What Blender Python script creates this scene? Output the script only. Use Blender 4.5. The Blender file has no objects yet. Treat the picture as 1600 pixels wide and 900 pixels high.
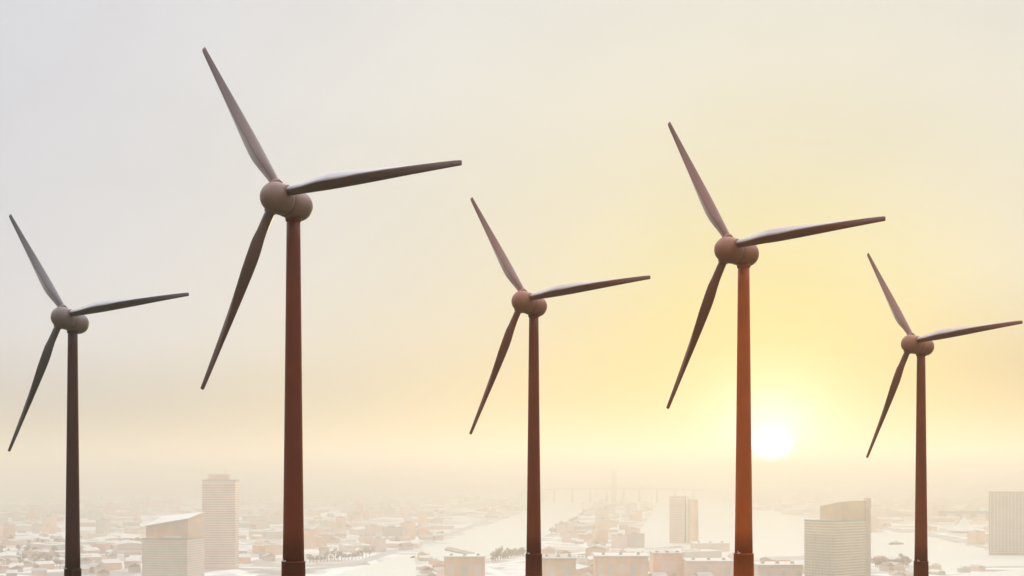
import bpy, bmesh, math, random
from mathutils import Vector, Matrix, noise
R = math.radians
sc = bpy.context.scene
col = sc.collection

# ------------------------------------------------------------------ camera
F, CX, HV, H = 2000.0, 800.0, 735.0, 160.0      # focal length in photo pixels, centre column, horizon row, camera height over the plain
cam_d = bpy.data.cameras.new('camera')
cam_d.sensor_width = 36.0
cam_d.lens = 36.0 * F / 1600.0
cam_d.shift_y = (HV - 450.0) / 1600.0
cam_d.clip_start, cam_d.clip_end = 0.5, 120000.0
cam = bpy.data.objects.new('camera', cam_d)
col.objects.link(cam)
cam.location = (0, 0, H)
cam.rotation_euler = (R(90), 0, 0)
sc.camera = cam

# ------------------------------------------------------------------ sky and sun
SUN_AZ = math.atan((1205 - CX) / F)              # clockwise from +Y
SUN_EL = R(1.7)
GLOW_EL = R(0.8)
sun_dir = Vector((math.sin(SUN_AZ) * math.cos(SUN_EL), math.cos(SUN_AZ) * math.cos(SUN_EL), math.sin(SUN_EL)))
glow_dir = Vector((math.sin(SUN_AZ) * math.cos(GLOW_EL), math.cos(SUN_AZ) * math.cos(GLOW_EL), math.sin(GLOW_EL)))
w = bpy.data.worlds.new('World')
sc.world = w
w.use_nodes = True
nt = w.node_tree
nt.nodes.clear()
NN = nt.nodes.new
LK = nt.links.new

def sock(x, node, i):
    if isinstance(x, (int, float)):
        node.inputs[i].default_value = x
    else:
        LK(x, node.inputs[i])
def mth(op, a, b=0.0, clamp=False):
    n = NN('ShaderNodeMath'); n.operation = op; n.use_clamp = clamp
    sock(a, n, 0); sock(b, n, 1)
    return n.outputs[0]
def mixc(f, a, b, mode='MIX'):
    n = NN('ShaderNodeMix'); n.data_type = 'RGBA'; n.blend_type = mode
    if isinstance(f, (int, float)): n.inputs[0].default_value = f
    else: LK(f, n.inputs[0])
    for k, x in ((6, a), (7, b)):
        if isinstance(x, tuple): n.inputs[k].default_value = (*x, 1.0)
        else: LK(x, n.inputs[k])
    return n.outputs[2]
def maprange(x, a, b, c, d, smooth=True):
    n = NN('ShaderNodeMapRange'); n.interpolation_type = 'SMOOTHSTEP' if smooth else 'LINEAR'
    LK(x, n.inputs[0])
    for k, v in enumerate((a, b, c, d)): n.inputs[k + 1].default_value = v
    return n.outputs[0]

tc = NN('ShaderNodeTexCoord')
nrm = NN('ShaderNodeVectorMath'); nrm.operation = 'NORMALIZE'; LK(tc.outputs['Generated'], nrm.inputs[0])
sep = NN('ShaderNodeSeparateXYZ'); LK(nrm.outputs[0], sep.inputs[0])
dot = NN('ShaderNodeVectorMath'); dot.operation = 'DOT_PRODUCT'; LK(nrm.outputs[0], dot.inputs[0]); dot.inputs[1].default_value = glow_dir
theta = mth('ARCCOSINE', mth('MINIMUM', dot.outputs['Value'], 0.9999999))
aur = Vector((glow_dir.x, glow_dir.y, math.sin(R(3.4)))).normalized()
dot2 = NN('ShaderNodeVectorMath'); dot2.operation = 'DOT_PRODUCT'; LK(nrm.outputs[0], dot2.inputs[0]); dot2.inputs[1].default_value = aur
theta_y = mth('ARCCOSINE', mth('MINIMUM', dot2.outputs['Value'], 0.9999999))
def gauss(deg, p=2.0, th=None):
    return mth('EXPONENT', mth('MULTIPLY', mth('POWER', mth('DIVIDE', th or theta, R(deg)), p), -1.0))
# pale overcast: grey-lavender overhead, brighter towards the zenith, duller opposite the sun
base = mixc(maprange(sep.outputs['Z'], 0.0, 0.11, 0, 1), (0.30, 0.305, 0.30), (0.75, 0.75, 0.79))
base = mixc(maprange(sep.outputs['X'], -0.40, 0.0, 0.0, 1.0), mixc(1.0, base, (0.88, 0.90, 0.945), 'MULTIPLY'), base)
base = mixc(mth('MULTIPLY', gauss(18, 1.7), 0.95), base, (0.77, 0.715, 0.39))
base = mixc(mth('MULTIPLY', gauss(7.0, 2.0, theta_y), 0.92), base, (0.76, 0.72, 0.22))
cl = NN('ShaderNodeTexNoise'); cl.inputs['Scale'].default_value = 2.6; cl.inputs['Detail'].default_value = 5; cl.inputs['Roughness'].default_value = 0.5
mp = NN('ShaderNodeMapping'); mp.inputs['Scale'].default_value = (1, 1, 2.2); LK(nrm.outputs[0], mp.inputs[0]); LK(mp.outputs[0], cl.inputs['Vector'])
right = maprange(sep.outputs['X'], 0.25, 0.42, 1.0, 0.15)
low = maprange(sep.outputs['Z'], 0.0, 0.16, 1.0, 0.0)
base = mixc(low, base, mixc(1.0, base, right, 'MULTIPLY'))
base = mixc(mth('MULTIPLY', mth('MULTIPLY', gauss(15, 2.0), low), 0.9), base, (0.70, 0.50, 0.10))
clf = maprange(cl.outputs[0], 0.3, 0.7, 0.945, 1.03)
base = mixc(1.0, base, clf, 'MULTIPLY')
zen = maprange(sep.outputs['Z'], 0.36, 0.60, 1.0, 4.0)
rear = maprange(sep.outputs['Y'], -0.55, 0.55, 0.62, 1.0)
base = mixc(1.0, base, mth('MULTIPLY', zen, rear), 'MULTIPLY')
core = mth('ADD', mth('MULTIPLY', gauss(0.5, 2.0), 110.0), mth('MULTIPLY', gauss(1.2, 1.0), 5.0))
base = mixc(1.0, base, mixc(1.0, (1.0, 0.97, 0.86), core, 'MULTIPLY'), 'ADD')
sky = NN('ShaderNodeTexSky'); sky.sky_type = 'NISHITA'; sky.sun_disc = False
sky.sun_elevation = SUN_EL; sky.sun_rotation = SUN_AZ; sky.dust_density = 3.0; sky.air_density = 1.0
skyw = mixc(1.0, sky.outputs[0], (0.05, 0.05, 0.05), 'MULTIPLY')
tot = mixc(1.0, mixc(1.0, base, (10.0, 10.0, 10.0), 'MULTIPLY'), skyw, 'ADD')
bg = NN('ShaderNodeBackground'); LK(tot, bg.inputs[0]); bg.inputs[1].default_value = 0.10
wo = NN('ShaderNodeOutputWorld'); LK(bg.outputs[0], wo.inputs[0])

sun_d = bpy.data.lights.new('sun', 'SUN')
sun_d.energy = 2.0
sun_d.angle = R(0.6)
sun_d.color = (1.0, 0.65, 0.18)
sun = bpy.data.objects.new('sun', sun_d)
col.objects.link(sun)
sun.rotation_euler = (-sun_dir).to_track_quat('-Z', 'Y').to_euler()

vs = sc.view_settings
vs.view_transform = 'Standard'; vs.look = 'None'; vs.exposure = 0.0; vs.gamma = 1.0; vs.use_curve_mapping = False
sc.render.engine = 'CYCLES'
cy = sc.cycles
cy.use_denoising = True
cy.max_bounces = 8; cy.volume_bounces = 3; cy.diffuse_bounces = 3; cy.glossy_bounces = 3
cy.sample_clamp_indirect = 6.0
w.cycles.sampling_method = 'AUTOMATIC'

# ------------------------------------------------------------------ materials
def material(name, colour, rough=0.7, var=0.12, scale=0.4, spec=0.5, metallic=0.0, colour2=None, coat=0.0):
    m = bpy.data.materials.new(name); m.use_nodes = True
    t = m.node_tree; b = t.nodes['Principled BSDF']
    co = t.nodes.new('ShaderNodeTexCoord')
    n = t.nodes.new('ShaderNodeTexNoise'); n.inputs['Scale'].default_value = scale; n.inputs['Detail'].default_value = 6
    t.links.new(co.outputs['Object'], n.inputs['Vector'])
    r = t.nodes.new('ShaderNodeValToRGB')
    c2 = colour2 or tuple(c * (1 - var) for c in colour)
    r.color_ramp.elements[0].position = 0.3; r.color_ramp.elements[1].position = 0.7
    r.color_ramp.elements[0].color = (*c2, 1)
    r.color_ramp.elements[1].color = (*[min(1, c * (1 + var)) for c in colour], 1) if colour2 is None else (*colour, 1)
    t.links.new(n.outputs[0], r.inputs[0]); t.links.new(r.outputs[0], b.inputs['Base Color'])
    b.inputs['Roughness'].default_value = rough
    b.inputs['Specular IOR Level'].default_value = spec
    b.inputs['Metallic'].default_value = metallic
    b.inputs['Coat Weight'].default_value = coat
    return m

M = {}
# lens-flare tint put into each turbine's base colours: charcoal, brown, red, orange
FLARE_TINT = {'leftmost': ('charcoal_brown', (0.055, 0.011, 0.008), (0.052, 0.036, 0.033), (0.19, 0.130, 0.112)),
         'largest': ('flare_red_brown', (0.165, 0.024, 0.003), (0.12, 0.052, 0.034), (0.25, 0.137, 0.095)),
         'middle': ('flare_red', (0.205, 0.026, 0.003), (0.19, 0.044, 0.016), (0.34, 0.115, 0.047)),
         'second': ('flare_orange', (0.52, 0.092, 0.006), (0.21, 0.052, 0.017), (0.35, 0.117, 0.046)),
         'rightmost': ('flare_brown_orange', (0.245, 0.042, 0.004), (0.23, 0.057, 0.016), (0.37, 0.126, 0.044))}
for k_, (nm_, a_, b_, c_) in FLARE_TINT.items():
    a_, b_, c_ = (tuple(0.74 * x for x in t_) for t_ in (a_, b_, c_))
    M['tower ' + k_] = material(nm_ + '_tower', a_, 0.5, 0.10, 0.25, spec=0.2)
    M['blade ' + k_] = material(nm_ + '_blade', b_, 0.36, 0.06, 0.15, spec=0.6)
    M['trailing ' + k_] = material(nm_ + '_painted_highlight', tuple(0.5 * x + 0.16 for x in c_), 0.3, 0.06, 0.15, spec=0.7)  # sky-lit highlight painted as a paler tone on the blade's trailing half
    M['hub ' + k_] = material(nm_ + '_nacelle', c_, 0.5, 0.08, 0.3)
M['dark'] = material('dark_steel', (0.03, 0.018, 0.014), 0.5)
M['steel'] = material('galvanised_steel', (0.55, 0.52, 0.48), 0.35, metallic=0.6)
M['white'] = material('white_membrane', (0.80, 0.80, 0.76), 0.6, 0.04, 0.05)
M['roof_pale'] = material('pale_metal_roof', (0.70, 0.68, 0.62), 0.55, 0.08, 0.06)
M['roof_grey'] = material('grey_membrane_roof', (0.50, 0.45, 0.41), 0.7, 0.12, 0.06)
M['roof_tile'] = material('terracotta_roof', (0.40, 0.24, 0.19), 0.8, 0.18, 0.1)
M['wall_pale'] = material('pale_render', (0.62, 0.56, 0.50), 0.8, 0.08, 0.08)
M['wall_brown'] = material('red_brown_cladding', (0.84, 0.55, 0.40), 0.75, 0.12, 0.06)
M['wall_pink'] = material('pinkish_concrete', (0.80, 0.62, 0.54), 0.8, 0.08, 0.05)
M['glass'] = material('tinted_curtain_glass', (0.55, 0.42, 0.36), 0.25, 0.15, 0.05, spec=0.6)
M['wall_ochre'] = material('ochre_spandrels', (0.74, 0.54, 0.37), 0.7, 0.1, 0.05)
M['slab_white'] = material('white_slab_edge', (0.88, 0.84, 0.74), 0.7, 0.05, 0.1)
M['wall_mauve'] = material('mauve_glass_wall', (0.46, 0.35, 0.33), 0.4, 0.12, 0.05)
M['wall_umber'] = material('umber_cladding', (0.30, 0.19, 0.15), 0.75, 0.1, 0.05)
M['slab'] = material('pale_slab_edge', (0.68, 0.61, 0.53), 0.7, 0.08, 0.1)
M['road'] = material('pale_asphalt', (0.46, 0.44, 0.41), 0.8, 0.1, 0.02)
M['bark'] = material('bark', (0.09, 0.06, 0.045), 0.9)
M['leaf'] = material('dry_leaves', (0.30, 0.22, 0.17), 0.8, 0.3, 0.6)
M['pier'] = material('bridge_concrete', (0.36, 0.30, 0.26), 0.8, 0.1, 0.05)
M['dark_hull'] = material('dark_hull_paint', (0.10, 0.08, 0.08), 0.5)

def water_mat():
    m = bpy.data.materials.new('harbour_water'); m.use_nodes = True
    t = m.node_tree; b = t.nodes['Principled BSDF']
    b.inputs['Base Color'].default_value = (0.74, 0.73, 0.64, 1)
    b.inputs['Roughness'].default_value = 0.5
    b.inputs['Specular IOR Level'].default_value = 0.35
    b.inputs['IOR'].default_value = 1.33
    co = t.nodes.new('ShaderNodeTexCoord')
    n = t.nodes.new('ShaderNodeTexNoise'); n.inputs['Scale'].default_value = 0.06; n.inputs['Detail'].default_value = 4
    bp = t.nodes.new('ShaderNodeBump'); bp.inputs['Strength'].default_value = 0.12; bp.inputs['Distance'].default_value = 0.6
    t.links.new(co.outputs['Object'], n.inputs['Vector']); t.links.new(n.outputs[0], bp.inputs['Height']); t.links.new(bp.outputs[0], b.inputs['Normal'])
    return m
M['water'] = water_mat()

def city_ground(name):
    # blocks of paving, yards, dry grass and roofs, parted by pale streets
    m = bpy.data.materials.new(name); m.use_nodes = True
    t = m.node_tree; b = t.nodes['Principled BSDF']; N = t.nodes.new; L = t.links.new
    co = N('ShaderNodeTexCoord')
    mp = N('ShaderNodeMapping'); mp.inputs['Rotation'].default_value = (0, 0, 0.35); L(co.outputs['Object'], mp.inputs[0])
    v = N('ShaderNodeTexVoronoi'); v.inputs['Scale'].default_value = 1 / 150; v.distance = 'CHEBYCHEV'; L(mp.outputs[0], v.inputs['Vector'])
    sp = N('ShaderNodeSeparateColor'); L(v.outputs['Color'], sp.inputs[0])
    r = N('ShaderNodeValToRGB'); r.color_ramp.interpolation = 'CONSTANT'
    els = [(0.0, (0.36, 0.28, 0.245)), (0.28, (0.52, 0.45, 0.40)), (0.52, (0.76, 0.73, 0.67)), (0.72, (0.42, 0.34, 0.30)), (0.86, (0.87, 0.86, 0.81))]
    r.color_ramp.elements[0].color = (*els[0][1], 1); r.color_ramp.elements[1].position = els[1][0]; r.color_ramp.elements[1].color = (*els[1][1], 1)
    for p, c in els[2:]:
        e = r.color_ramp.elements.new(p); e.color = (*c, 1)
    L(sp.outputs[0], r.inputs[0])
    n = N('ShaderNodeTexNoise'); n.inputs['Scale'].default_value = 1 / 45; n.inputs['Detail'].default_value = 8; n.inputs['Roughness'].default_value = 0.65; L(mp.outputs[0], n.inputs['Vector'])
    nr = N('ShaderNodeMapRange'); L(n.outputs[0], nr.inputs[0]); nr.inputs[1].default_value = 0.3; nr.inputs[2].default_value = 0.7; nr.inputs[3].default_value = 0.6; nr.inputs[4].default_value = 1.3
    mx = N('ShaderNodeMix'); mx.data_type = 'RGBA'; mx.blend_type = 'MULTIPLY'; mx.inputs[0].default_value = 1; L(r.outputs[0], mx.inputs[6]); L(nr.outputs[0], mx.inputs[7])
    n2 = N('ShaderNodeTexNoise'); n2.inputs['Scale'].default_value = 1 / 900; n2.inputs['Detail'].default_value = 4; L(mp.outputs[0], n2.inputs['Vector'])
    r2 = N('ShaderNodeMapRange'); L(n2.outputs[0], r2.inputs[0]); r2.inputs[1].default_value = 0.42; r2.inputs[2].default_value = 0.62; r2.inputs[3].default_value = 0.0; r2.inputs[4].default_value = 0.75
    mx2 = N('ShaderNodeMix'); mx2.data_type = 'RGBA'; L(r2.outputs[0], mx2.inputs[0]); L(mx.outputs[2], mx2.inputs[6]); mx2.inputs[7].default_value = (0.66, 0.63, 0.57, 1)
    v2 = N('ShaderNodeTexVoronoi'); v2.inputs['Scale'].default_value = 1 / 42; v2.distance = 'CHEBYCHEV'; L(mp.outputs[0], v2.inputs['Vector'])
    s2 = N('ShaderNodeSeparateColor'); L(v2.outputs['Color'], s2.inputs[0])
    r3 = N('ShaderNodeMapRange'); L(s2.outputs[1], r3.inputs[0]); r3.inputs[3].default_value = 0.62; r3.inputs[4].default_value = 1.25
    mx3 = N('ShaderNodeMix'); mx3.data_type = 'RGBA'; mx3.blend_type = 'MULTIPLY'; mx3.inputs[0].default_value = 1; L(mx2.outputs[2], mx3.inputs[6]); L(r3.outputs[0], mx3.inputs[7])
    v3 = N('ShaderNodeTexVoronoi'); v3.inputs['Scale'].default_value = 1 / 230; v3.feature = 'DISTANCE_TO_EDGE'; v3.inputs['Randomness'].default_value = 0.55; L(mp.outputs[0], v3.inputs['Vector'])
    r4 = N('ShaderNodeMapRange'); L(v3.outputs[0], r4.inputs[0]); r4.inputs[1].default_value = 0.035; r4.inputs[2].default_value = 0.055; r4.inputs[3].default_value = 0.85; r4.inputs[4].default_value = 0.0
    mx4 = N('ShaderNodeMix'); mx4.data_type = 'RGBA'; L(r4.outputs[0], mx4.inputs[0]); L(mx3.outputs[2], mx4.inputs[6]); mx4.inputs[7].default_value = (0.88, 0.87, 0.82, 1)
    L(mx4.outputs[2], b.inputs['Base Color']); b.inputs['Roughness'].default_value = 0.85
    return m
M['ground'] = city_ground('city_ground')

def grass_mat():
    m = material('dry_grass', (0.12, 0.105, 0.045), 0.9, 0.35, 0.12, colour2=(0.055, 0.06, 0.025))
    return m
M['grass'] = grass_mat()

# ------------------------------------------------------------------ helpers
def link(name, me, mats, parent=None):
    o = bpy.data.objects.new(name, me)
    for m in (mats if isinstance(mats, (list, tuple)) else [mats]):
        if m.name not in [x.name for x in me.materials if x]: me.materials.append(m)
    col.objects.link(o)
    if parent: o.parent = parent
    return o
def bm_obj(name, bm, mats, parent=None, smooth=False):
    bmesh.ops.recalc_face_normals(bm, faces=bm.faces[:])
    me = bpy.data.meshes.new(name); bm.to_mesh(me); bm.free()
    if smooth:
        for p in me.polygons: p.use_smooth = True
    return link(name, me, mats, parent)
def tag(o, label=None, cat=None, group=None, kind=None):
    if label: o['label'] = label
    if cat: o['category'] = cat
    if group: o['group'] = group
    if kind: o['kind'] = kind
    return o
def empty(name, loc, rz=0.0):
    o = bpy.data.objects.new(name, None); col.objects.link(o)
    o.location = loc; o.rotation_euler = (0, 0, rz); o.empty_display_size = 3
    return o
def copy_tree(o, parent=None):
    c = o.copy(); col.objects.link(c)
    if parent: c.parent = parent
    for ch in o.children: copy_tree(ch, c)
    return c
def at(u, v, z=0.0):                              # photo pixel -> point of the plain at height z
    y = (H - z) * F / (v - HV)
    return Vector(((u - CX) * y / F, y, z))
def px(u, y): return (u - CX) * y / F
def hz(v, y): return H + (HV - v) * y / F
def add_box(bm, x0, x1, y0, y1, z0, z1, mat=0):
    vs_ = [bm.verts.new(p) for p in ((x0,y0,z0),(x1,y0,z0),(x1,y1,z0),(x0,y1,z0),(x0,y0,z1),(x1,y0,z1),(x1,y1,z1),(x0,y1,z1))]
    for f in ((0,3,2,1),(4,5,6,7),(0,1,5,4),(1,2,6,5),(2,3,7,6),(3,0,4,7)):
        bm.faces.new([vs_[i] for i in f]).material_index = mat
def add_prism(bm, poly, z0, z1, mat=0):           # z1 a number or one height per corner
    n = len(poly)
    zt = z1 if isinstance(z1, (list, tuple)) else [z1] * n
    a = [bm.verts.new((p[0], p[1], z0)) for p in poly]; b = [bm.verts.new((p[0], p[1], z)) for p, z in zip(poly, zt)]
    for i in range(n):
        j = (i + 1) % n
        bm.faces.new((a[i], a[j], b[j], b[i])).material_index = mat
    bm.faces.new(b).material_index = mat; bm.faces.new(a[::-1]).material_index = mat
def add_lathe(bm, prof, seg=24, axis='Z'):
    rings = []
    for r, z in prof:
        if r < 1e-5: rings.append([bm.verts.new((0, 0, z))])
        else: rings.append([bm.verts.new((r * math.cos(2*math.pi*k/seg), r * math.sin(2*math.pi*k/seg), z)) for k in range(seg)])
    for A, B in zip(rings, rings[1:]):
        for k in range(seg):
            j = (k + 1) % seg
            if len(A) == 1 and len(B) == 1: continue
            if len(A) == 1: bm.faces.new((A[0], B[j], B[k]))
            elif len(B) == 1: bm.faces.new((A[k], A[j], B[0]))
            else: bm.faces.new((A[k], A[j], B[j], B[k]))
    for ring, flip in ((rings[0], True), (rings[-1], False)):
        if len(ring) > 1: bm.faces.new(ring[::-1] if flip else ring)
def grow(poly, d):
    c = Vector((sum(p[0] for p in poly) / len(poly), sum(p[1] for p in poly) / len(poly)))
    out = []
    for p in poly:
        q = Vector((p[0], p[1])) - c
        out.append(tuple(c + q * (1 + d / q.length)))
    return out
def inside(p, poly):
    c = False; n = len(poly); j = n - 1
    for i in range(n):
        a, b = poly[i], poly[j]
        if (a[1] > p[1]) != (b[1] > p[1]) and p[0] < (b[0]-a[0]) * (p[1]-a[1]) / (b[1]-a[1]) + a[0]: c = not c
        j = i
    return c

# ------------------------------------------------------------------ setting: plain, water, hill
bm = bmesh.new()
vv = [bm.verts.new(p) for p in ((-40000, -4000, 0), (40000, -4000, 0), (40000, 42000, 0), (-40000, 42000, 0))]
bm.faces.new(vv)
tag(bm_obj('ground', bm, M['ground']), kind='structure')

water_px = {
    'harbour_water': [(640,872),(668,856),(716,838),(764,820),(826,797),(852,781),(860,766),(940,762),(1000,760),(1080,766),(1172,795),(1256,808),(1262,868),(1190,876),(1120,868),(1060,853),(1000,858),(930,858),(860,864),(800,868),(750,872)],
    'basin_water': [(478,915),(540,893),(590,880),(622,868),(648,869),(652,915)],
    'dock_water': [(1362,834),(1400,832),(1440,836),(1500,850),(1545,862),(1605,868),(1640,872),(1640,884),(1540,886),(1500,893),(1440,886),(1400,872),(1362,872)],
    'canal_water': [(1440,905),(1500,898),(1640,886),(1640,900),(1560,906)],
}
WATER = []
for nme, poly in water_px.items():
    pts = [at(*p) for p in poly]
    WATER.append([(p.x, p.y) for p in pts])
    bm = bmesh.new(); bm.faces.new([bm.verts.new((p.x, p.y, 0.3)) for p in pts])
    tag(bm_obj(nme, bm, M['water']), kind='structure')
pen_px = [(846,842),(868,828),(905,808),(935,790),(956,775),(968,775),(985,783),(1026,788),(1016,806),(1004,822),(990,838),(1003,850),(1010,866),(850,868)]
PEN = [(at(*p).x, at(*p).y) for p in pen_px]
bm = bmesh.new(); add_prism(bm, PEN, -0.5, 1.8)
tag(bm_obj('peninsula_ground', bm, M['ground']), kind='structure')
pier_px = [(700,856),(742,866),(742,870),(694,860)]
bm = bmesh.new(); add_prism(bm, [(at(*p).x, at(*p).y) for p in pier_px], -0.5, 3.0)
tag(bm_obj('jetty', bm, M['pier']), 'low dark concrete jetty jutting into the pale harbour left of the middle turbine', 'jetty')

def ribbon(name, pts, width, z, mat):
    P = [at(*p) for p in pts]
    # smooth the run of the road
    Q = []
    for i in range(len(P) - 1):
        p0, p1, p2, p3 = P[max(i-1,0)], P[i], P[i+1], P[min(i+2,len(P)-1)]
        for k in range(8):
            t = k / 8
            Q.append(0.5*((2*p1)+(p2-p0)*t+(2*p0-5*p1+4*p2-p3)*t*t+(3*p1-p0-3*p2+p3)*t**3))
    Q.append(P[-1])
    bm = bmesh.new(); prev = None
    for i, q in enumerate(Q):
        d = (Q[min(i+1,len(Q)-1)] - Q[max(i-1,0)]).normalized(); s = Vector((-d.y, d.x, 0)) * width / 2
        cur = (bm.verts.new((q.x+s.x, q.y+s.y, z)), bm.verts.new((q.x-s.x, q.y-s.y, z)))
        if prev: bm.faces.new((prev[0], prev[1], cur[1], cur[0]))
        prev = cur
    return tag(bm_obj(name, bm, mat), kind='structure')
ribbon('waterfront_road', [(420,893),(500,888),(560,879),(612,862),(660,848),(712,832),(764,812),(830,786)], 26, 0.55, M['road'])
ribbon('city_road', [(478,872),(540,862),(590,852),(650,846),(700,850)], 20, 0.5, M['road'])
ribbon('city_road', [(478,800),(540,793),(620,786),(700,783),(760,778)], 40, 0.5, M['road'])
ribbon('city_road', [(500,838),(560,818),(600,800),(660,790)], 30, 0.5, M['road'])
ribbon('city_road', [(-20,800),(60,797),(120,792),(210,790),(300,784)], 50, 0.5, M['road'])
ribbon('city_road', [(-20,858),(80,846),(180,850),(300,838)], 26, 0.5, M['road'])
ribbon('city_road', [(1362,812),(1420,818),(1500,816),(1640,822)], 40, 0.5, M['road'])
ribbon('quay_road', [(1362,826),(1440,832),(1500,845),(1550,858),(1640,866)], 24, 0.5, M['road'])
ribbon('city_road', [(380,852),(420,846),(445,838)], 26, 0.5, M['road'])

def hill_z(x, y):
    s = H - 2.1 - 0.0885 * y if y > 0 else H - 2.1 + 0.05 * y
    s -= 0.00000025 * x * x
    s += 0.5 * noise.noise(Vector((x / 60, y / 60, 3.0))) * min(1, abs(y) / 80)
    return max(s, -3.0)
bm = bmesh.new()
NX, NY = 60, 110
grid = [[None] * (NX + 1) for _ in range(NY + 1)]
for j in range(NY + 1):
    y = -300 + 2150 * (j / NY)
    for i in range(NX + 1):
        x = -900 + 1800 * i / NX
        grid[j][i] = bm.verts.new((x, y, hill_z(x, y) if j < NY else -3.0))
for j in range(NY):
    for i in range(NX):
        bm.faces.new((grid[j][i], grid[j][i+1], grid[j+1][i+1], grid[j+1][i]))
tag(bm_obj('hill', bm, M['grass'], smooth=True), kind='structure')

# ------------------------------------------------------------------ wind turbines
def blade_mesh(length=38.5):
    # chord direction +X is the trailing edge, +Y faces up-wind, Z runs from the root to the tip
    st = [(0.0,1.85,1.0,0.5,0), (0.03,1.85,1.0,0.5,0), (0.07,1.95,0.9,0.48,-4), (0.12,2.25,0.64,0.42,-9), (0.17,2.6,0.46,0.37,-11), (0.22,2.9,0.35,0.335,-11),
          (0.27,3.0,0.30,0.325,-10), (0.34,2.9,0.26,0.325,-9), (0.45,2.6,0.22,0.33,-7), (0.58,2.2,0.20,0.33,-5), (0.72,1.75,0.18,0.32,-4), (0.86,1.38,0.17,0.31,-2), (0.96,1.12,0.17,0.30,-1), (0.992,1.0,0.17,0.32,0), (1.0,0.8,0.12,0.35,0)]
    bm = bmesh.new(); rings = []; n = 22
    for s, c, th, ax, tw in st:
        ring = []
        for k in range(n):
            a = 2 * math.pi * k / n
            xx = 0.5 * (1 - math.cos(a))                        # 0 leading edge .. 1 trailing edge
            fold = 0.50 + 0.47 * min(1, max(0, (s - 0.34) / 0.50))   # crease between the leading half and the trailing half with the painted highlight
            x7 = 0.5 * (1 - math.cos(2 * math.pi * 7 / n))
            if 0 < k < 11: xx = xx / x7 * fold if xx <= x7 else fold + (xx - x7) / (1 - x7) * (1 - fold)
            round_y = math.sqrt(max(0, xx * (1 - xx))) * (1 if math.sin(a) >= 0 else -1)
            foil = math.copysign(1, math.sin(a)) * (1.48 * math.sqrt(max(xx,0)) - 0.63*xx - 1.758*xx**2 + 1.4215*xx**3 - 0.5075*xx**4) if k not in (0,) else 0
            wgt = min(1, max(0, (1.0 - th) / 0.5))
            yy = th * ((1 - wgt) * round_y + wgt * foil) + wgt * 0.03 * 4 * xx * (1 - xx)
            ridge = 0.46 * min(1, max(0, (s - 0.03) / 0.14)) * min(1, max(0, (0.95 - s) / 0.5))
            if math.sin(a) >= 0: yy += ridge * (min(xx / fold, (1 - xx) / (1 - fold)) if fold < 0.97 else 0) ** 0.9
            X = (xx - ax) * c; Y = yy * c
            t = R(-tw)
            ring.append(bm.verts.new((X * math.cos(t) - Y * math.sin(t), X * math.sin(t) + Y * math.cos(t), s * length)))
        rings.append(ring)
    for A, B in zip(rings, rings[1:]):
        for k in range(n):
            j = (k + 1) % n
            f = bm.faces.new((A[k], A[j], B[j], B[k]))
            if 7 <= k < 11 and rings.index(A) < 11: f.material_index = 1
    bm.faces.new(rings[0][::-1]); bm.faces.new(rings[-1])
    bmesh.ops.recalc_face_normals(bm, faces=bm.faces[:])
    me = bpy.data.meshes.new('blade'); bm.to_mesh(me); bm.free()
    for p in me.polygons: p.use_smooth = True
    return me
BLADE = blade_mesh()
def lathe_mesh(name, prof, seg=40):
    bm = bmesh.new(); add_lathe(bm, prof, seg); bmesh.ops.recalc_face_normals(bm, faces=bm.faces[:])
    me = bpy.data.meshes.new(name); bm.to_mesh(me); bm.free()
    for p in me.polygons: p.use_smooth = True
    return me
hub_prof = [(0, 4.95)] + [(2.98 * math.sin(a), 1.9 + 3.05 * math.cos(a)) for a in [R(x) for x in range(10, 91, 10)]] + [(2.98, 1.2), (2.95, 0.4), (2.89, -0.35), (2.82, -0.45), (2.4, -0.46)]
nac_prof = [(2.4, -0.50), (2.80, -0.52), (2.88, -0.62), (2.92, -1.8), (2.95, -3.2), (2.95, -4.6)] + [(2.95 * math.cos(a), -4.6 - 3.0 * math.sin(a)) for a in [R(x) for x in range(12, 85, 12)]] + [(0, -7.6)]
HUB, NAC = lathe_mesh('hub', hub_prof), lathe_mesh('nacelle', nac_prof)
COLLAR = lathe_mesh('root_collar', [(1.30, 0.0), (1.18, 0.45), (1.14, 0.78), (1.10, 0.84), (0.94, 0.85)], 28)
ROOTS = [(0.30, 1.7), (2.0, 1.0), (-1.25, -2.2)]

TURB = [  # rotor centre relative to the camera, yaw, tilt, tips in the rotor plane, tower offset, collar row in the photo
    ('leftmost', (-123.135, 354.062, 41.809), 0.3718, 0.14494, [(-24.11,31.92),(39.7,4.92),(-15.58,-36.84)], 2.4, 889),
    ('largest', (-43.849, 244.302, 51.607), 0.5054, 0.07538, [(-22.01,33.4),(39.93,2.36),(-17.92,-35.76)], 3.38, 877.5),
    ('middle', (4.009, 353.218, 46.214), 0.66672, 0.10985, [(-22.78,32.88),(39.87,3.28),(-17.09,-36.17)], 3.32, 865.5),
    ('second', (50.358, 291.71, 50.011), 0.86854, 0.04425, [(-21.05,34.01),(39.98,1.22),(-18.93,-35.24)], 3.78, 865),
    ('rightmost', (128.787, 409.325, 40.195), 1.02587, 0.09471, [(-22.67,32.95),(39.88,3.16),(-17.2,-36.11)], 2.95, 877)]
S = 0.3                                            # the turbines are small ones: 12 m blades
TLAB = {
    'leftmost': 'dark grey brown three bladed wind turbine at far left, blade tips near the picture edge',
    'largest': 'largest and nearest three bladed wind turbine, dark red brown tower left of the centre',
    'middle': 'middle one of five wind turbines, slim dark red tower rising between two larger ones',
    'second': 'tall wind turbine with orange brown tower standing right beside the glaring sun',
    'rightmost': 'smallest and farthest wind turbine, standing right of the sun at the far right',
}
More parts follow.
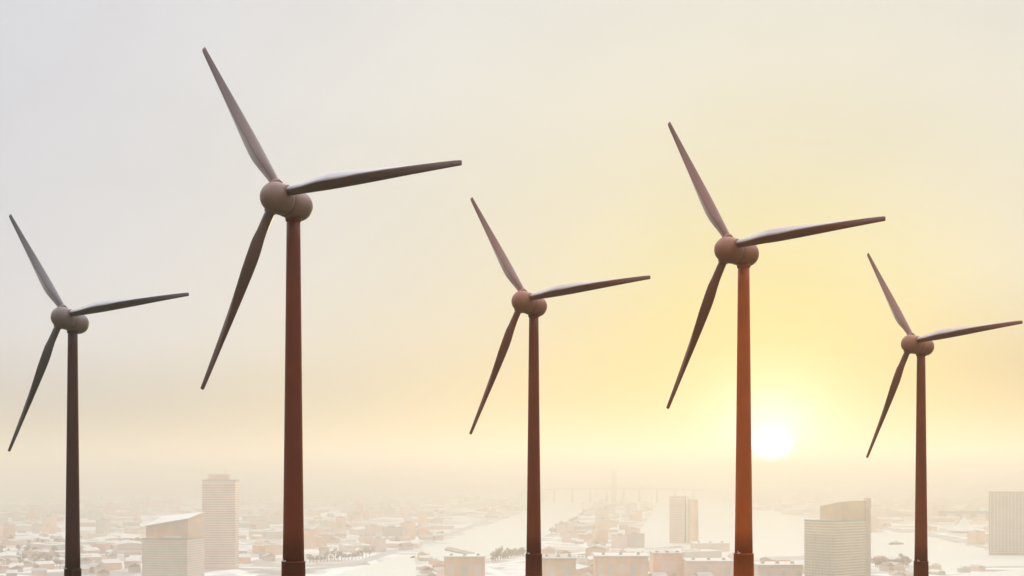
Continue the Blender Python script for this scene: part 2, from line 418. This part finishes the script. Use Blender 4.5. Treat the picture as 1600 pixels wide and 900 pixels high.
for key, P, psi, tau, tips, Lb, vcol in TURB:
    P = Vector(P) + Vector((0, 0, H))
    n = Vector((-math.sin(psi) * math.cos(tau), -math.cos(psi) * math.cos(tau), math.sin(tau)))
    a = Vector((math.cos(psi), -math.sin(psi), 0)); b = a.cross(n)
    if b.z < 0: b = -b
    tx = P - n * Lb
    gz = H + (hill_z(tx.x * S, tx.y * S) - H) / S
    e = empty('wind_turbine', (tx.x * S, tx.y * S, hill_z(tx.x * S, tx.y * S))); e.scale = (S, S, S)
    tag(e, TLAB[key], 'wind turbine', 'five wind turbines in front of the hazy city')
    bpy.context.view_layer.update()
    org = Vector((tx.x, tx.y, gz))
    zc = H + (HV - vcol) * tx.y / F - gz                       # collar above the ground
    zt = tx.z - 2.55 - gz                                       # tower top, just under the nacelle
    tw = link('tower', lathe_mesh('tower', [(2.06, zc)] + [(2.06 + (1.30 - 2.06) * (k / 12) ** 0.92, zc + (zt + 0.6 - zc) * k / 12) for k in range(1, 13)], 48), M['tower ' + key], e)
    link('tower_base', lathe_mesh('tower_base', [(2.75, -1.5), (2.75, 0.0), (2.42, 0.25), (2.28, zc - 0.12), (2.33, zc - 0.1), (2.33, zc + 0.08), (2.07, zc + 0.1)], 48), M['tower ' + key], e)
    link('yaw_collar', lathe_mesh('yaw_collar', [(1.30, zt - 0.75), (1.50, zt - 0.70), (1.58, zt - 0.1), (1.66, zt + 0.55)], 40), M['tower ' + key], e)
    bm = bmesh.new(); add_box(bm, -1.75, -1.15, -2.15, -1.72, zc + 0.12, zc + 0.42); add_box(bm, -1.70, -1.62, -2.15, -1.72, zc + 0.42, zc + 0.75)
    bm_obj('flange_bracket', bm, M['steel'], e)
    bme = BLADE.copy(); bme_plain = BLADE.copy()               # the lower blade carries no painted highlight
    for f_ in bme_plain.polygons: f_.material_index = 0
    head = Matrix((a, b, n)).transposed().to_4x4(); head.translation = P - org
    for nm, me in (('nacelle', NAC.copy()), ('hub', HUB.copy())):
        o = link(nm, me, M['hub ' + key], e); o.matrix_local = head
    for (rx, ry), (txp, typ) in zip(ROOTS, tips):
        r0 = P + n * 1.7 + a * rx + b * ry; r1 = P + a * txp + b * typ
        d = (r1 - r0); Ln = d.length; d.normalize()
        tang = n.cross(d); tang.normalize()                    # counter-clockwise seen from the front: the trailing edge
        if (tang.dot(n.cross(d))) < 0: tang = -tang
        up = d.cross(tang)
        q_ = r0 - (P + n * 1.9); bq = q_.dot(d); t_ = -bq + math.sqrt(max(0.0, bq * bq - q_.dot(q_) + 2.98 ** 2))   # where the blade leaves the hub
        mc = Matrix((tang, up, d)).transposed().to_4x4(); mc.translation = r0 + d * (t_ - 0.7) - org
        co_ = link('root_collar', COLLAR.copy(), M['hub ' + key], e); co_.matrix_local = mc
        m = Matrix((tang, up, d)).transposed().to_4x4()
        m = m @ Matrix.Diagonal((1, 1, Ln / 38.5, 1)); m.translation = r0 - org
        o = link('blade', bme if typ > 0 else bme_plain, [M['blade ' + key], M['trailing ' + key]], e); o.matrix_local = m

# ------------------------------------------------------------------ large buildings of the city
def tower_block(name, label, cat, poly, z1, wall, slab=None, floors=0, first=8.0, slab_h=1.0, gd=0.5, roof='roof_grey', base=None):
    c = Vector((sum(p[0] for p in poly) / len(poly), sum(p[1] for p in poly) / len(poly), 0))
    e = empty(name, c); tag(e, label, cat)
    lp = [(p[0] - c.x, p[1] - c.y) for p in poly]
    bm = bmesh.new(); add_prism(bm, lp, 0, z1); bm_obj('wall', bm, M[wall], e)
    bm = bmesh.new(); add_prism(bm, grow(lp, 0.9), z1 + 0.003, z1 + 1.4); bm_obj('roof', bm, M[roof], e)
    for k in range(floors):
        z = first + (z1 - first - 3) * k / max(1, floors - 1)
        bm = bmesh.new(); add_prism(bm, grow(lp, gd), z, z + slab_h); bm_obj('floor_band', bm, M[slab], e)
    return e, lp, c
def quad(uN, uL, uR, vb, dl, dr):                # near corner, left and right corner columns and how far they lie behind it
    y = H * F / (vb - HV)
    N_ = Vector((px(uN, y), y)); L_ = Vector((px(uL, y + dl), y + dl)); R_ = Vector((px(uR, y + dr), y + dr))
    return [tuple(N_), tuple(R_), tuple(L_ + R_ - N_), tuple(L_)], y

# plain slab tower behind the stepped one
poly, y = quad(367.5, 316, 373, 889, 1.5, 30)
e, lp, c = tower_block('office_tower', 'tall plain pinkish slab tower left of the largest turbine', 'tower block', poly, hz(751, y), 'wall_pink', 'wall_brown', 0)
z0 = hz(751, y) + 1.4
bm = bmesh.new(); add_prism(bm, [(p[0] * 0.62 - 2, p[1] * 0.6) for p in lp], z0, z0 + 9); bm_obj('plant_room', bm, M['wall_pink'], e)
bm = bmesh.new(); add_box(bm, 8, 9, -3, -2, z0 + 9, z0 + 17); bm_obj('antenna', bm, M['steel'], e)
for k in range(34):
    bm = bmesh.new(); z = 8 + k * (z0 - 14) / 34; add_prism(bm, grow(lp, 0.12), z, z + 1.5); bm_obj('window_band', bm, M['glass'], e)

# stepped tower with the slanting pale roof
poly, y = quad(292, 222, 319, 913, 14, 46)
e, lp, c = tower_block('stepped_tower', 'stepped apartment tower with slanting pale roof and striped floors beside the plain slab', 'tower block', poly, hz(843, y), 'wall_pink', 'slab_white', 17, 6.0, 1.2, 0.7)
zt = hz(843, y) + 1.4
up = [(p[0] * 0.93 + 2.5, p[1] * 0.9) for p in lp]
bm = bmesh.new(); add_prism(bm, up, zt, [zt + 26, zt + 34, zt + 27, zt + 15]); bm_obj('upper_storeys', bm, M['wall_brown'], e)
bm = bmesh.new(); g2 = grow(up, 1.5)
n4 = [zt + 26.3, zt + 34.3, zt + 27.3, zt + 15.3]
A = [bm.verts.new((p[0], p[1], z)) for p, z in zip(g2, n4)]; B = [bm.verts.new((p[0], p[1], z + 2.2)) for p, z in zip(g2, n4)]
for i in range(4): bm.faces.new((A[i], A[(i+1) % 4], B[(i+1) % 4], B[i]))
bm.faces.new(B); bm.faces.new(A[::-1]); bm_obj('slanting_roof', bm, M['roof_pale'], e)
for k in range(6):                                              # slats round the crown of the lit end
    z = zt + 2 + k * 3.6
    p0, p1 = Vector(up[0]), Vector(up[1])
    q = [tuple(p0 + (p1-p0) * 0.02), tuple(p1), tuple(p1 + (Vector(up[2])-p1) * 0.3), tuple(p0 + (Vector(up[3])-p0) * 0.35)]
    bm = bmesh.new(); add_prism(bm, grow(q, 0.8), z, z + 1.3); bm_obj('crown_slat', bm, M['slab'], e)
bm = bmesh.new(); add_box(bm, lp[3][0] + 16, lp[3][0] + 24, lp[3][1] - 2, lp[3][1] + 8, zt, zt + 17); bm_obj('lift_house', bm, M['wall_brown'], e)
bm = bmesh.new(); add_box(bm, -6, 18, lp[0][1] + 4, lp[0][1] + 9, zt + 0.1, zt + 2.6); bm_obj('terrace', bm, M['white'], e)

# twin slab by the harbour
poly, y = quad(1070, 1046, 1072, 849, 4, 24)
e, lp, c = tower_block('twin_tower', 'pair of joined slim apartment slabs standing by the pale harbour', 'tower block', poly, hz(777, y), 'wall_pink', 'slab', 0)
dx = px(1090, y) - px(1075, y)
bm = bmesh.new(); add_box(bm, px(1077, y) - c.x, px(1091, y) - c.x, y + 2 - c.y, y + 26 - c.y, 0, hz(780, y)); bm_obj('second_slab', bm, M['wall_brown'], e)
bm = bmesh.new(); add_box(bm, px(1072.5, y) - c.x, px(1076.5, y) - c.x, y + 5 - c.y, y + 20 - c.y, 0, hz(774, y)); bm_obj('stair_core', bm, M['white'], e)
for k in range(24):
    bm = bmesh.new(); z = 6 + k * (hz(777, y) - 10) / 24; add_prism(bm, grow(lp, 0.15), z, z + 1.4); bm_obj('window_band', bm, M['glass'], e)
    bm = bmesh.new(); add_box(bm, px(1086, y) - c.x, px(1093, y) - c.x, y + 1 - c.y, y + 12 - c.y, z, z + 0.7); bm_obj('balcony', bm, M['slab'], e)

# striped office block under the sun
poly, y = quad(1303, 1257, 1357, 917, 42, 46)
e, lp, c = tower_block('striped_office_block', 'broad office block with pale horizontal stripes below the sun', 'office block', poly, hz(815, y), 'wall_ochre', 'slab_white', 22, 6.0, 1.7, 0.8)
zt = hz(815, y) + 1.4
for k in range(9):                                              # fins on the left face
    p0, p1 = Vector(lp[3]), Vector(lp[0]); q = p0 + (p1 - p0) * (k + 0.5) / 9
    bm = bmesh.new(); add_box(bm, q.x - 0.7, q.x + 0.7, q.y - 1.4, q.y + 0.4, 4, zt - 20); bm_obj('facade_fin', bm, M['slab'], e)
up = [(p[0] * 0.74 + 10, p[1] * 0.8) for p in lp]
bm = bmesh.new(); add_prism(bm, up, zt, [hz(784, y), hz(783, y), hz(786, y), hz(792, y)]); bm_obj('upper_storeys', bm, M['wall_ochre'], e)
bm = bmesh.new(); add_box(bm, up[1][0] - 3, up[1][0] + 4, up[1][1] - 4, up[1][1] + 6, 0, hz(779, y)); bm_obj('stair_tower', bm, M['wall_pink'], e)

# gridded tower at the right edge
poly, y = quad(1600, 1545, 1625, 868, 10, 30)
e, lp, c = tower_block('gridded_tower', 'greyish tower with gridded facade cut by the right picture edge', 'tower block', poly, hz(769, y), 'wall_mauve', 'slab', 24, 5.0, 0.7, 0.4)
for k in range(10):
    p0, p1 = Vector(lp[3]), Vector(lp[0]); q = p0 + (p1 - p0) * (k + 0.5) / 10
    bm = bmesh.new(); add_box(bm, q.x - 0.5, q.x + 0.5, q.y - 0.9, q.y + 0.4, 4, hz(770, y)); bm_obj('facade_fin', bm, M['slab'], e)

USED = []                                                       # footprints already taken: (x, y, radius)
for uu, vv_, rr in ((345,889,60),(270,905,90),(1068,849,60),(1305,905,90),(1585,868,70)):
    p = at(uu, vv_); USED.append((p.x, p.y + 20, rr))

# ------------------------------------------------------------------ big sheds on the near quay
def shed(name, label, u0, u1, vt, vb, wall, roof, depth=55, doors=0, pitch=0.0):
    y = H * F / (vb - HV); x0, x1 = px(u0, y), px(u1, y); hgt = hz(vt, y)
    c = Vector(((x0 + x1) / 2, y, 0)); hw = (x1 - x0) / 2
    e = empty(name, c); tag(e, label, 'shed')
    bm = bmesh.new(); add_box(bm, -hw, hw, 0, depth, 0, hgt); bm_obj('wall', bm, M[wall], e)
    bm = bmesh.new(); poly_ = [(-hw - 1, -1.2), (hw + 1, -1.2), (hw + 1, depth + 1), (-hw - 1, depth + 1)]
    add_prism(bm, poly_, hgt + 0.003, [hgt + 1.6, hgt + 1.6, hgt + 1.6 + pitch, hgt + 1.6 + pitch]); bm_obj('roof', bm, M[roof], e)
    for k in range(doors):
        xx = -hw + (k + 0.5) * 2 * hw / doors
        bm = bmesh.new(); add_box(bm, xx - hw / doors * 0.55, xx + hw / doors * 0.55, -0.35, 0.2, 0, hgt * 0.72); bm_obj('roller_door', bm, M['wall_pale' if k % 2 else 'wall_pink'], e)
    for k in range(3):
        xx = -hw + (k + 0.5) * 2 * hw / 3
        bm = bmesh.new(); add_box(bm, xx - 2, xx + 2, depth * 0.3, depth * 0.45, hgt + 1.6, hgt + 4.2 + pitch); bm_obj('roof_vent', bm, M['roof_grey'], e)
    USED.append((c.x, c.y + depth / 2, max(hw, depth / 2) + 8))
    return e
shed('harbour_shed', 'red brown shed with pale roof edge left of the middle turbine tower', 694, 757, 871, 909, 'wall_brown', 'roof_pale', 50, 3)
shed('harbour_shed', 'long low brown shed just right of the middle turbine tower', 846, 900, 874, 911, 'wall_brown', 'roof_grey', 60, 2, 2)
shed('harbour_shed', 'wide brown shed with bright white roof edge near the lower centre', 930, 1013, 870, 908, 'wall_brown', 'roof_pale', 46, 5, 1.5)
shed('harbour_shed', 'tall windowless brown shed between white edged shed and second tower', 1021, 1068, 866, 902, 'wall_brown', 'roof_grey', 52, 1)
shed('harbour_shed', 'low pale brown shed at the foot of the sunlit turbine', 1074, 1146, 878, 906, 'wall_pink', 'roof_pale', 50, 4, 1)
shed('harbour_shed', 'low shed with striped front left of the striped office block', 1184, 1254, 884, 912, 'wall_pink', 'roof_pale', 50, 6, 1)
shed('white_cabin', 'small bright white cube shaped building between two brown sheds', 902, 919, 873, 890, 'white', 'white', 15, 1)
shed('harbour_shed', 'pale low shed with white roof on the quay behind the brown sheds', 1085, 1140, 850, 862, 'wall_pink', 'roof_pale', 60, 3)
shed('harbour_shed', 'dark low roofed shed on the peninsula behind the white edged shed', 906, 938, 836, 848, 'wall_brown', 'roof_grey', 70, 2)
shed('harbour_shed', 'rust brown shed by the harbour left of the large basin road', 560, 612, 842, 852, 'wall_brown', 'roof_grey', 80, 3)

shed('harbour_shed', 'dark brown low shed right behind the white tent pavilion', 1474, 1545, 799, 813, 'wall_umber', 'roof_grey', 70, 3)
# white tent-roofed pavilion
p = at(1506, 832); e = empty('tent_pavilion', (p.x, p.y, 0)); tag(e, 'white pointed tent roofed pavilion by the dock at the right', 'pavilion')
bm = bmesh.new(); add_lathe(bm, [(38, 4), (38, 5), (30, 8), (21, 14), (12, 24), (5, 35), (1.2, 41)], 32); bm_obj('canopy', bm, M['white'], e, True)
bm = bmesh.new(); add_lathe(bm, [(0.5, 0), (0.5, 46)], 10); bm_obj('mast', bm, M['steel'], e)
bm = bmesh.new(); add_lathe(bm, [(33, 0), (33, 4.5)], 32); bm_obj('wall', bm, M['wall_pale'], e)
USED.append((p.x, p.y - 20, 150))

# far bridge with two tall pylons
yb = 6400.0
e = empty('road_bridge', (px(960, yb), yb, 0)); tag(e, 'faint long road bridge with two tall pylons crossing the far harbour', 'bridge')
bm = bmesh.new()
prevs = None
xs = [px(u, yb) - px(960, yb) for u in range(838, 1110, 8)]
for x in xs:
    zz = 66 - 0.000045 * x * x; yy = 0.00022 * x * x
    cur = [bm.verts.new((x, yy + dy, zz + dz)) for dy, dz in ((-14, 0), (14, 0), (14, 7), (-14, 7))]
    if prevs:
        for i in range(4): bm.faces.new((prevs[i], prevs[(i+1) % 4], cur[(i+1) % 4], cur[i]))
    else: bm.faces.new(cur)
    prevs = cur
bm.faces.new(prevs[::-1]); bm_obj('deck', bm, M['pier'], e)
for k, x in enumerate((-300, -210, -120, -40, 45, 125, 215, 305, 400)):
    bm = bmesh.new(); yy = 0.00022 * x * x; add_box(bm, x - 5, x + 5, yy - 8, yy + 8, 0, 65.8 - 0.000045 * x * x); bm_obj('pier', bm, M['pier'], e)
for yy in (-24, 24):
    bm = bmesh.new(); s = yy * 0.3; add_box(bm, s - 9, s + 5, yy - 6, yy + 6, 0, 158); bm_obj('pylon', bm, M['pier'], e)

# masts and a ferry in the harbour
for u, v, hh, lab in ((911, 806, 42, 'thin light mast on the harbour edge of the peninsula'), (1018, 792, 60, 'thin mast with platform at the outer tip of the peninsula')):
    p = at(u, v); e = empty('light_mast', (p.x, p.y, 0)); tag(e, lab, 'mast')
    bm = bmesh.new(); add_lathe(bm, [(1.4, 0), (0.7, hh)], 10); bm_obj('pole', bm, M['pier'], e)
    bm = bmesh.new(); add_box(bm, -5, 5, -2, 2, hh + 0.01, hh + 4); bm_obj('lamp_head', bm, M['pier'], e)
p = at(1400, 851); e = empty('ferry', (p.x, p.y, 0.3), 0.3); tag(e, 'small dark ferry lying on the pale dock water', 'boat')
bm = bmesh.new(); add_prism(bm, [(-16, -4), (12, -4), (19, 0), (12, 4), (-16, 4)], -0.2, 3); bm_obj('hull', bm, M['dark_hull'], e)
bm = bmesh.new(); add_box(bm, -12, 7, -3, 3, 3.003, 6); bm_obj('cabin', bm, M['wall_pale'], e)
bm = bmesh.new(); add_lathe(bm, [(0.9, 6.0), (0.8, 9.0)], 12); bm_obj('funnel', bm, M['dark_hull'], e)

# ------------------------------------------------------------------ low buildings, each its own thing
rnd = random.Random(7)
def proto_house(wm, rm, wdt, dep, hgt, rise):
    e = bpy.data.objects.new('house', None)
    bm = bmesh.new(); add_box(bm, -wdt/2, wdt/2, -dep/2, dep/2, 0, hgt); w_ = bm_obj('wall', bm, M[wm])
    bm = bmesh.new(); o_ = 0.8
    a = [bm.verts.new(p) for p in ((-wdt/2-o_, -dep/2-o_, hgt+.003), (wdt/2+o_, -dep/2-o_, hgt+.003), (wdt/2+o_, dep/2+o_, hgt+.003), (-wdt/2-o_, dep/2+o_, hgt+.003), (-wdt/2-o_, 0, hgt+rise), (wdt/2+o_, 0, hgt+rise))]
    for f in ((0,1,5,4), (2,3,4,5), (0,4,3), (1,2,5), (0,3,2,1)): bm.faces.new([a[i] for i in f])
    r_ = bm_obj('roof', bm, M[rm])
    return w_.data, r_.data, w_, r_
def proto_block(wm, rm, wdt, dep, hgt):
    bm = bmesh.new(); add_box(bm, -wdt/2, wdt/2, -dep/2, dep/2, 0, hgt); w_ = bm_obj('wall', bm, M[wm])
    bm = bmesh.new(); add_box(bm, -wdt/2-.5, wdt/2+.5, -dep/2-.5, dep/2+.5, hgt+.003, hgt+1.2); add_box(bm, -wdt/5, wdt/8, -dep/5, dep/5, hgt+1.2, hgt+3.6)
    r_ = bm_obj('roof', bm, M[rm])
    return w_.data, r_.data, w_, r_
HOUSE = [proto_house('wall_pale','roof_tile',20,16,7,5), proto_house('wall_pink','roof_grey',26,16,8,4), proto_house('wall_brown','roof_pale',24,20,9,5), proto_house('wall_pale','roof_pale',18,14,6,4)]
WARE = [proto_house('wall_pink','roof_pale',90,46,11,4), proto_house('wall_brown','roof_grey',72,40,12,5), proto_block('wall_pale','roof_pale',84,50,13), proto_block('wall_pink','roof_pale',60,60,10)]
BLOCK = [proto_block('wall_pink','roof_grey',34,22,24), proto_block('wall_brown','roof_pale',28,24,19), proto_block('wall_pale','roof_grey',40,20,28), proto_block('wall_brown','roof_grey',24,24,34)]
for fam in (HOUSE, WARE, BLOCK):
    for _, _, a_, b_ in fam:
        bpy.data.objects.remove(a_); bpy.data.objects.remove(b_)
DIST = [((842, 1255), (866, 912), 'among the harbour sheds at the lower centre', 46),
        ((1362, 1424), (874, 908), 'on the quay right of the striped office block', 12),
        ((655, 692), (872, 908), 'between the basin and the pale roofed shed', 8),
        ((-30, 100), (772, 902), 'left of the leftmost turbine tower', 90),
        ((126, 215), (772, 902), 'between the leftmost tower and the stepped tower', 70),
        ((376, 440), (768, 880), 'between the plain slab tower and the largest turbine tower', 60),
        ((478, 690), (764, 866), 'between the largest and the middle turbine towers', 170),
        ((690, 818), (760, 800), 'beyond the river left of the middle turbine tower', 34),
        ((872, 1020), (785, 858), 'on the peninsula in the harbour', 60),
        ((1362, 1424), (762, 832), 'just left of the rightmost turbine tower', 36),
        ((1452, 1630), (762, 900), 'right of the rightmost turbine tower', 76)]
KIND = {'house': (HOUSE, 'house', 'gabled house %s', 20), 'warehouse': (WARE, 'warehouse', 'low warehouse %s', 60), 'apartment_block': (BLOCK, 'apartment block', 'flat roofed block %s', 28)}
def free(x, y, r, on_pen):
    if not on_pen:
        for wp in WATER:
            if inside((x, y), wp) or any(inside((x + dx, y + dy), wp) for dx in (-r, r) for dy in (-r, r)): return False
    else:
        if not all(inside((x + dx, y + dy), PEN) for dx in (-r, r) for dy in (-r * .6, r * .6)): return False
    return all((x - a) ** 2 + (y - b) ** 2 > (r + q) ** 2 * 0.62 for a, b, q in USED)
nb = 0
for (u0, u1), (v0, v1), where, count in DIST:
    pen = 'peninsula' in where
    made = tries = 0
    while made < count and tries < count * 60:
        tries += 1
        v = v0 + (v1 - v0) * rnd.random() ** 1.15; u = rnd.uniform(u0, u1)
        p = at(u, v)
        k = rnd.choices(('house', 'warehouse', 'apartment_block'), (0.42, 0.26 if not pen else 0.12, 0.24))[0]
        if v > 868 and k == 'apartment_block' or v > 880 and not pen and 'sheds' not in where: k = 'house'
        fam, cat, lab, rad = KIND[k]
        if not free(p.x, p.y, rad * 0.6, pen): continue
        wm, rm, _, _ = rnd.choice(fam)
        e = empty(k, (p.x, p.y, 1.8 if pen else 0.0), rnd.choice((0.35, 0.35, -0.12, 0.8)) + rnd.choice((0, math.pi / 2)) + rnd.uniform(-.06, .06))
        s = rnd.uniform(0.8, 1.25); e.scale = (s, rnd.uniform(0.85, 1.2), rnd.uniform(0.75, 1.25))
        tag(e, lab % where, cat, '%ss %s' % (cat, where))
        for nm, me in (('wall', wm), ('roof', rm)):
            o = bpy.data.objects.new(nm, me); col.objects.link(o); o.parent = e
        USED.append((p.x, p.y, rad * 0.6)); made += 1; nb += 1

# the far suburbs beyond them: uncountable
bm = bmesh.new(); bm2 = bmesh.new()
for i in range(2600):
    y = rnd.uniform(4200, 15000); x = rnd.uniform(-0.43, 0.43) * y
    if any(inside((x, y), wp) for wp in WATER) or abs(y - yb) < 60: continue
    wd, dp, hh = rnd.uniform(12, 60), rnd.uniform(12, 40), rnd.choice((5, 6, 7, 8, 10, 16, 24))
    add_box(bm, x - wd/2, x + wd/2, y - dp/2, y + dp/2, -0.2, hh, rnd.randrange(4))
o = bm_obj('far_buildings', bm, [M['wall_pink'], M['wall_pale'], M['roof_pale'], M['wall_brown']]); tag(o, 'far low suburbs fading into pale haze', 'suburb', kind='stuff')

# ------------------------------------------------------------------ trees
def proto_tree(seed, hgt, rad):
    r = random.Random(seed)
    bm = bmesh.new()
    add_lathe(bm, [(0.5, 0), (0.35, hgt * 0.4), (0.12, hgt * 0.8)], 8)
    for k in range(5):
        a = r.uniform(0, 6.28); d = Vector((math.cos(a), math.sin(a), 0.8)).normalized(); p0 = Vector((0, 0, hgt * (0.35 + 0.07 * k))); p1 = p0 + d * rad * 0.8
        s = Vector((-d.y, d.x, 0)) * 0.12; q = [bm.verts.new(x) for x in (p0 - s, p0 + s, p1)]; q.append(bm.verts.new(p0 + Vector((0, 0, 0.3))))
        bm.faces.new((q[0], q[1], q[2])); bm.faces.new((q[1], q[3], q[2])); bm.faces.new((q[3], q[0], q[2]))
    t = bm_obj('trunk', bm, M['bark'])
    bm = bmesh.new()
    cl = [(Vector((r.uniform(-.6, .6) * rad, r.uniform(-.6, .6) * rad, hgt * r.uniform(0.45, 0.95))), rad * r.uniform(0.35, 0.6)) for _ in range(9)]
    for c, q in cl:
        for _ in range(34):
            d = Vector((r.gauss(0, 1), r.gauss(0, 1), r.gauss(0, 0.8))).normalized() * q * r.uniform(0.5, 1.05)
            n1 = Vector((r.gauss(0, 1), r.gauss(0, 1), r.gauss(0, 1))).normalized(); n2 = n1.orthogonal().normalized(); s = r.uniform(0.35, 0.8)
            n3 = n1.cross(n2)
            bm.faces.new([bm.verts.new(c + d + n2 * s * a + n3 * s * b) for a, b in ((-1, -.5), (1, -.5), (.7, .6), (-.7, .6))])
    cme = bpy.data.meshes.new('crown'); bm.to_mesh(cme); bm.free(); cme.materials.append(M['leaf'])
    tme = t.data; bpy.data.objects.remove(t)
    return tme, cme
TREES = [proto_tree(1, 14, 6), proto_tree(2, 11, 6.5), proto_tree(3, 17, 5.5)]
ROWS = [('on the near quay beside the middle turbine tower', [(u, 874 - 0.16 * (u - 770) + d) for u in range(770, 822, 4) for d in (0, 3)]),
        ('along the left bank of the peninsula', [(862 + 3.6 * k, 838 - 2.35 * k) for k in range(24)]),
        ('on the low ground left of the leftmost turbine tower', [(rnd.uniform(0, 98), rnd.uniform(840, 895)) for _ in range(34)]),
        ('on the quay in front of the pale dock water', [(1368 + 3.4 * k, 886 + 2 * math.sin(k)) for k in range(16)]),
        ('beside the waterfront road left of the basin', [(484 + 5.5 * k, 880 - 0.55 * k + rnd.uniform(-1, 1)) for k in range(18)])]
for where, spots in ROWS:
    for u, v in spots:
        p = at(u, v); pen = 'peninsula' in where
        e = empty('tree', (p.x, p.y, 1.8 if pen else 0), rnd.uniform(0, 6.28)); s = rnd.uniform(0.75, 1.3); e.scale = (s, s, s * rnd.uniform(.9, 1.1))
        tag(e, 'bushy brownish tree ' + where, 'tree', 'trees ' + where)
        tm, cm = rnd.choice(TREES)
        for nm, me in (('trunk', tm), ('crown', cm)):
            o = bpy.data.objects.new(nm, me); col.objects.link(o); o.parent = e

# ------------------------------------------------------------------ haze over everything
bm = bmesh.new(); add_box(bm, -40500, 40500, -4500, 42500, -4.0, H + 125.0)
hm = bpy.data.materials.new('haze'); hm.use_nodes = True
t = hm.node_tree; t.nodes.clear()
pv = t.nodes.new('ShaderNodeVolumePrincipled'); mo = t.nodes.new('ShaderNodeOutputMaterial')
pv.inputs['Color'].default_value = (0.765, 0.73, 0.64, 1); pv.inputs['Density'].default_value = 0.00042; pv.inputs['Anisotropy'].default_value = 0.62
t.links.new(pv.outputs[0], mo.inputs['Volume'])
tag(bm_obj('haze', bm, hm), 'pale warm haze filling the air over the city', 'haze', kind='stuff')
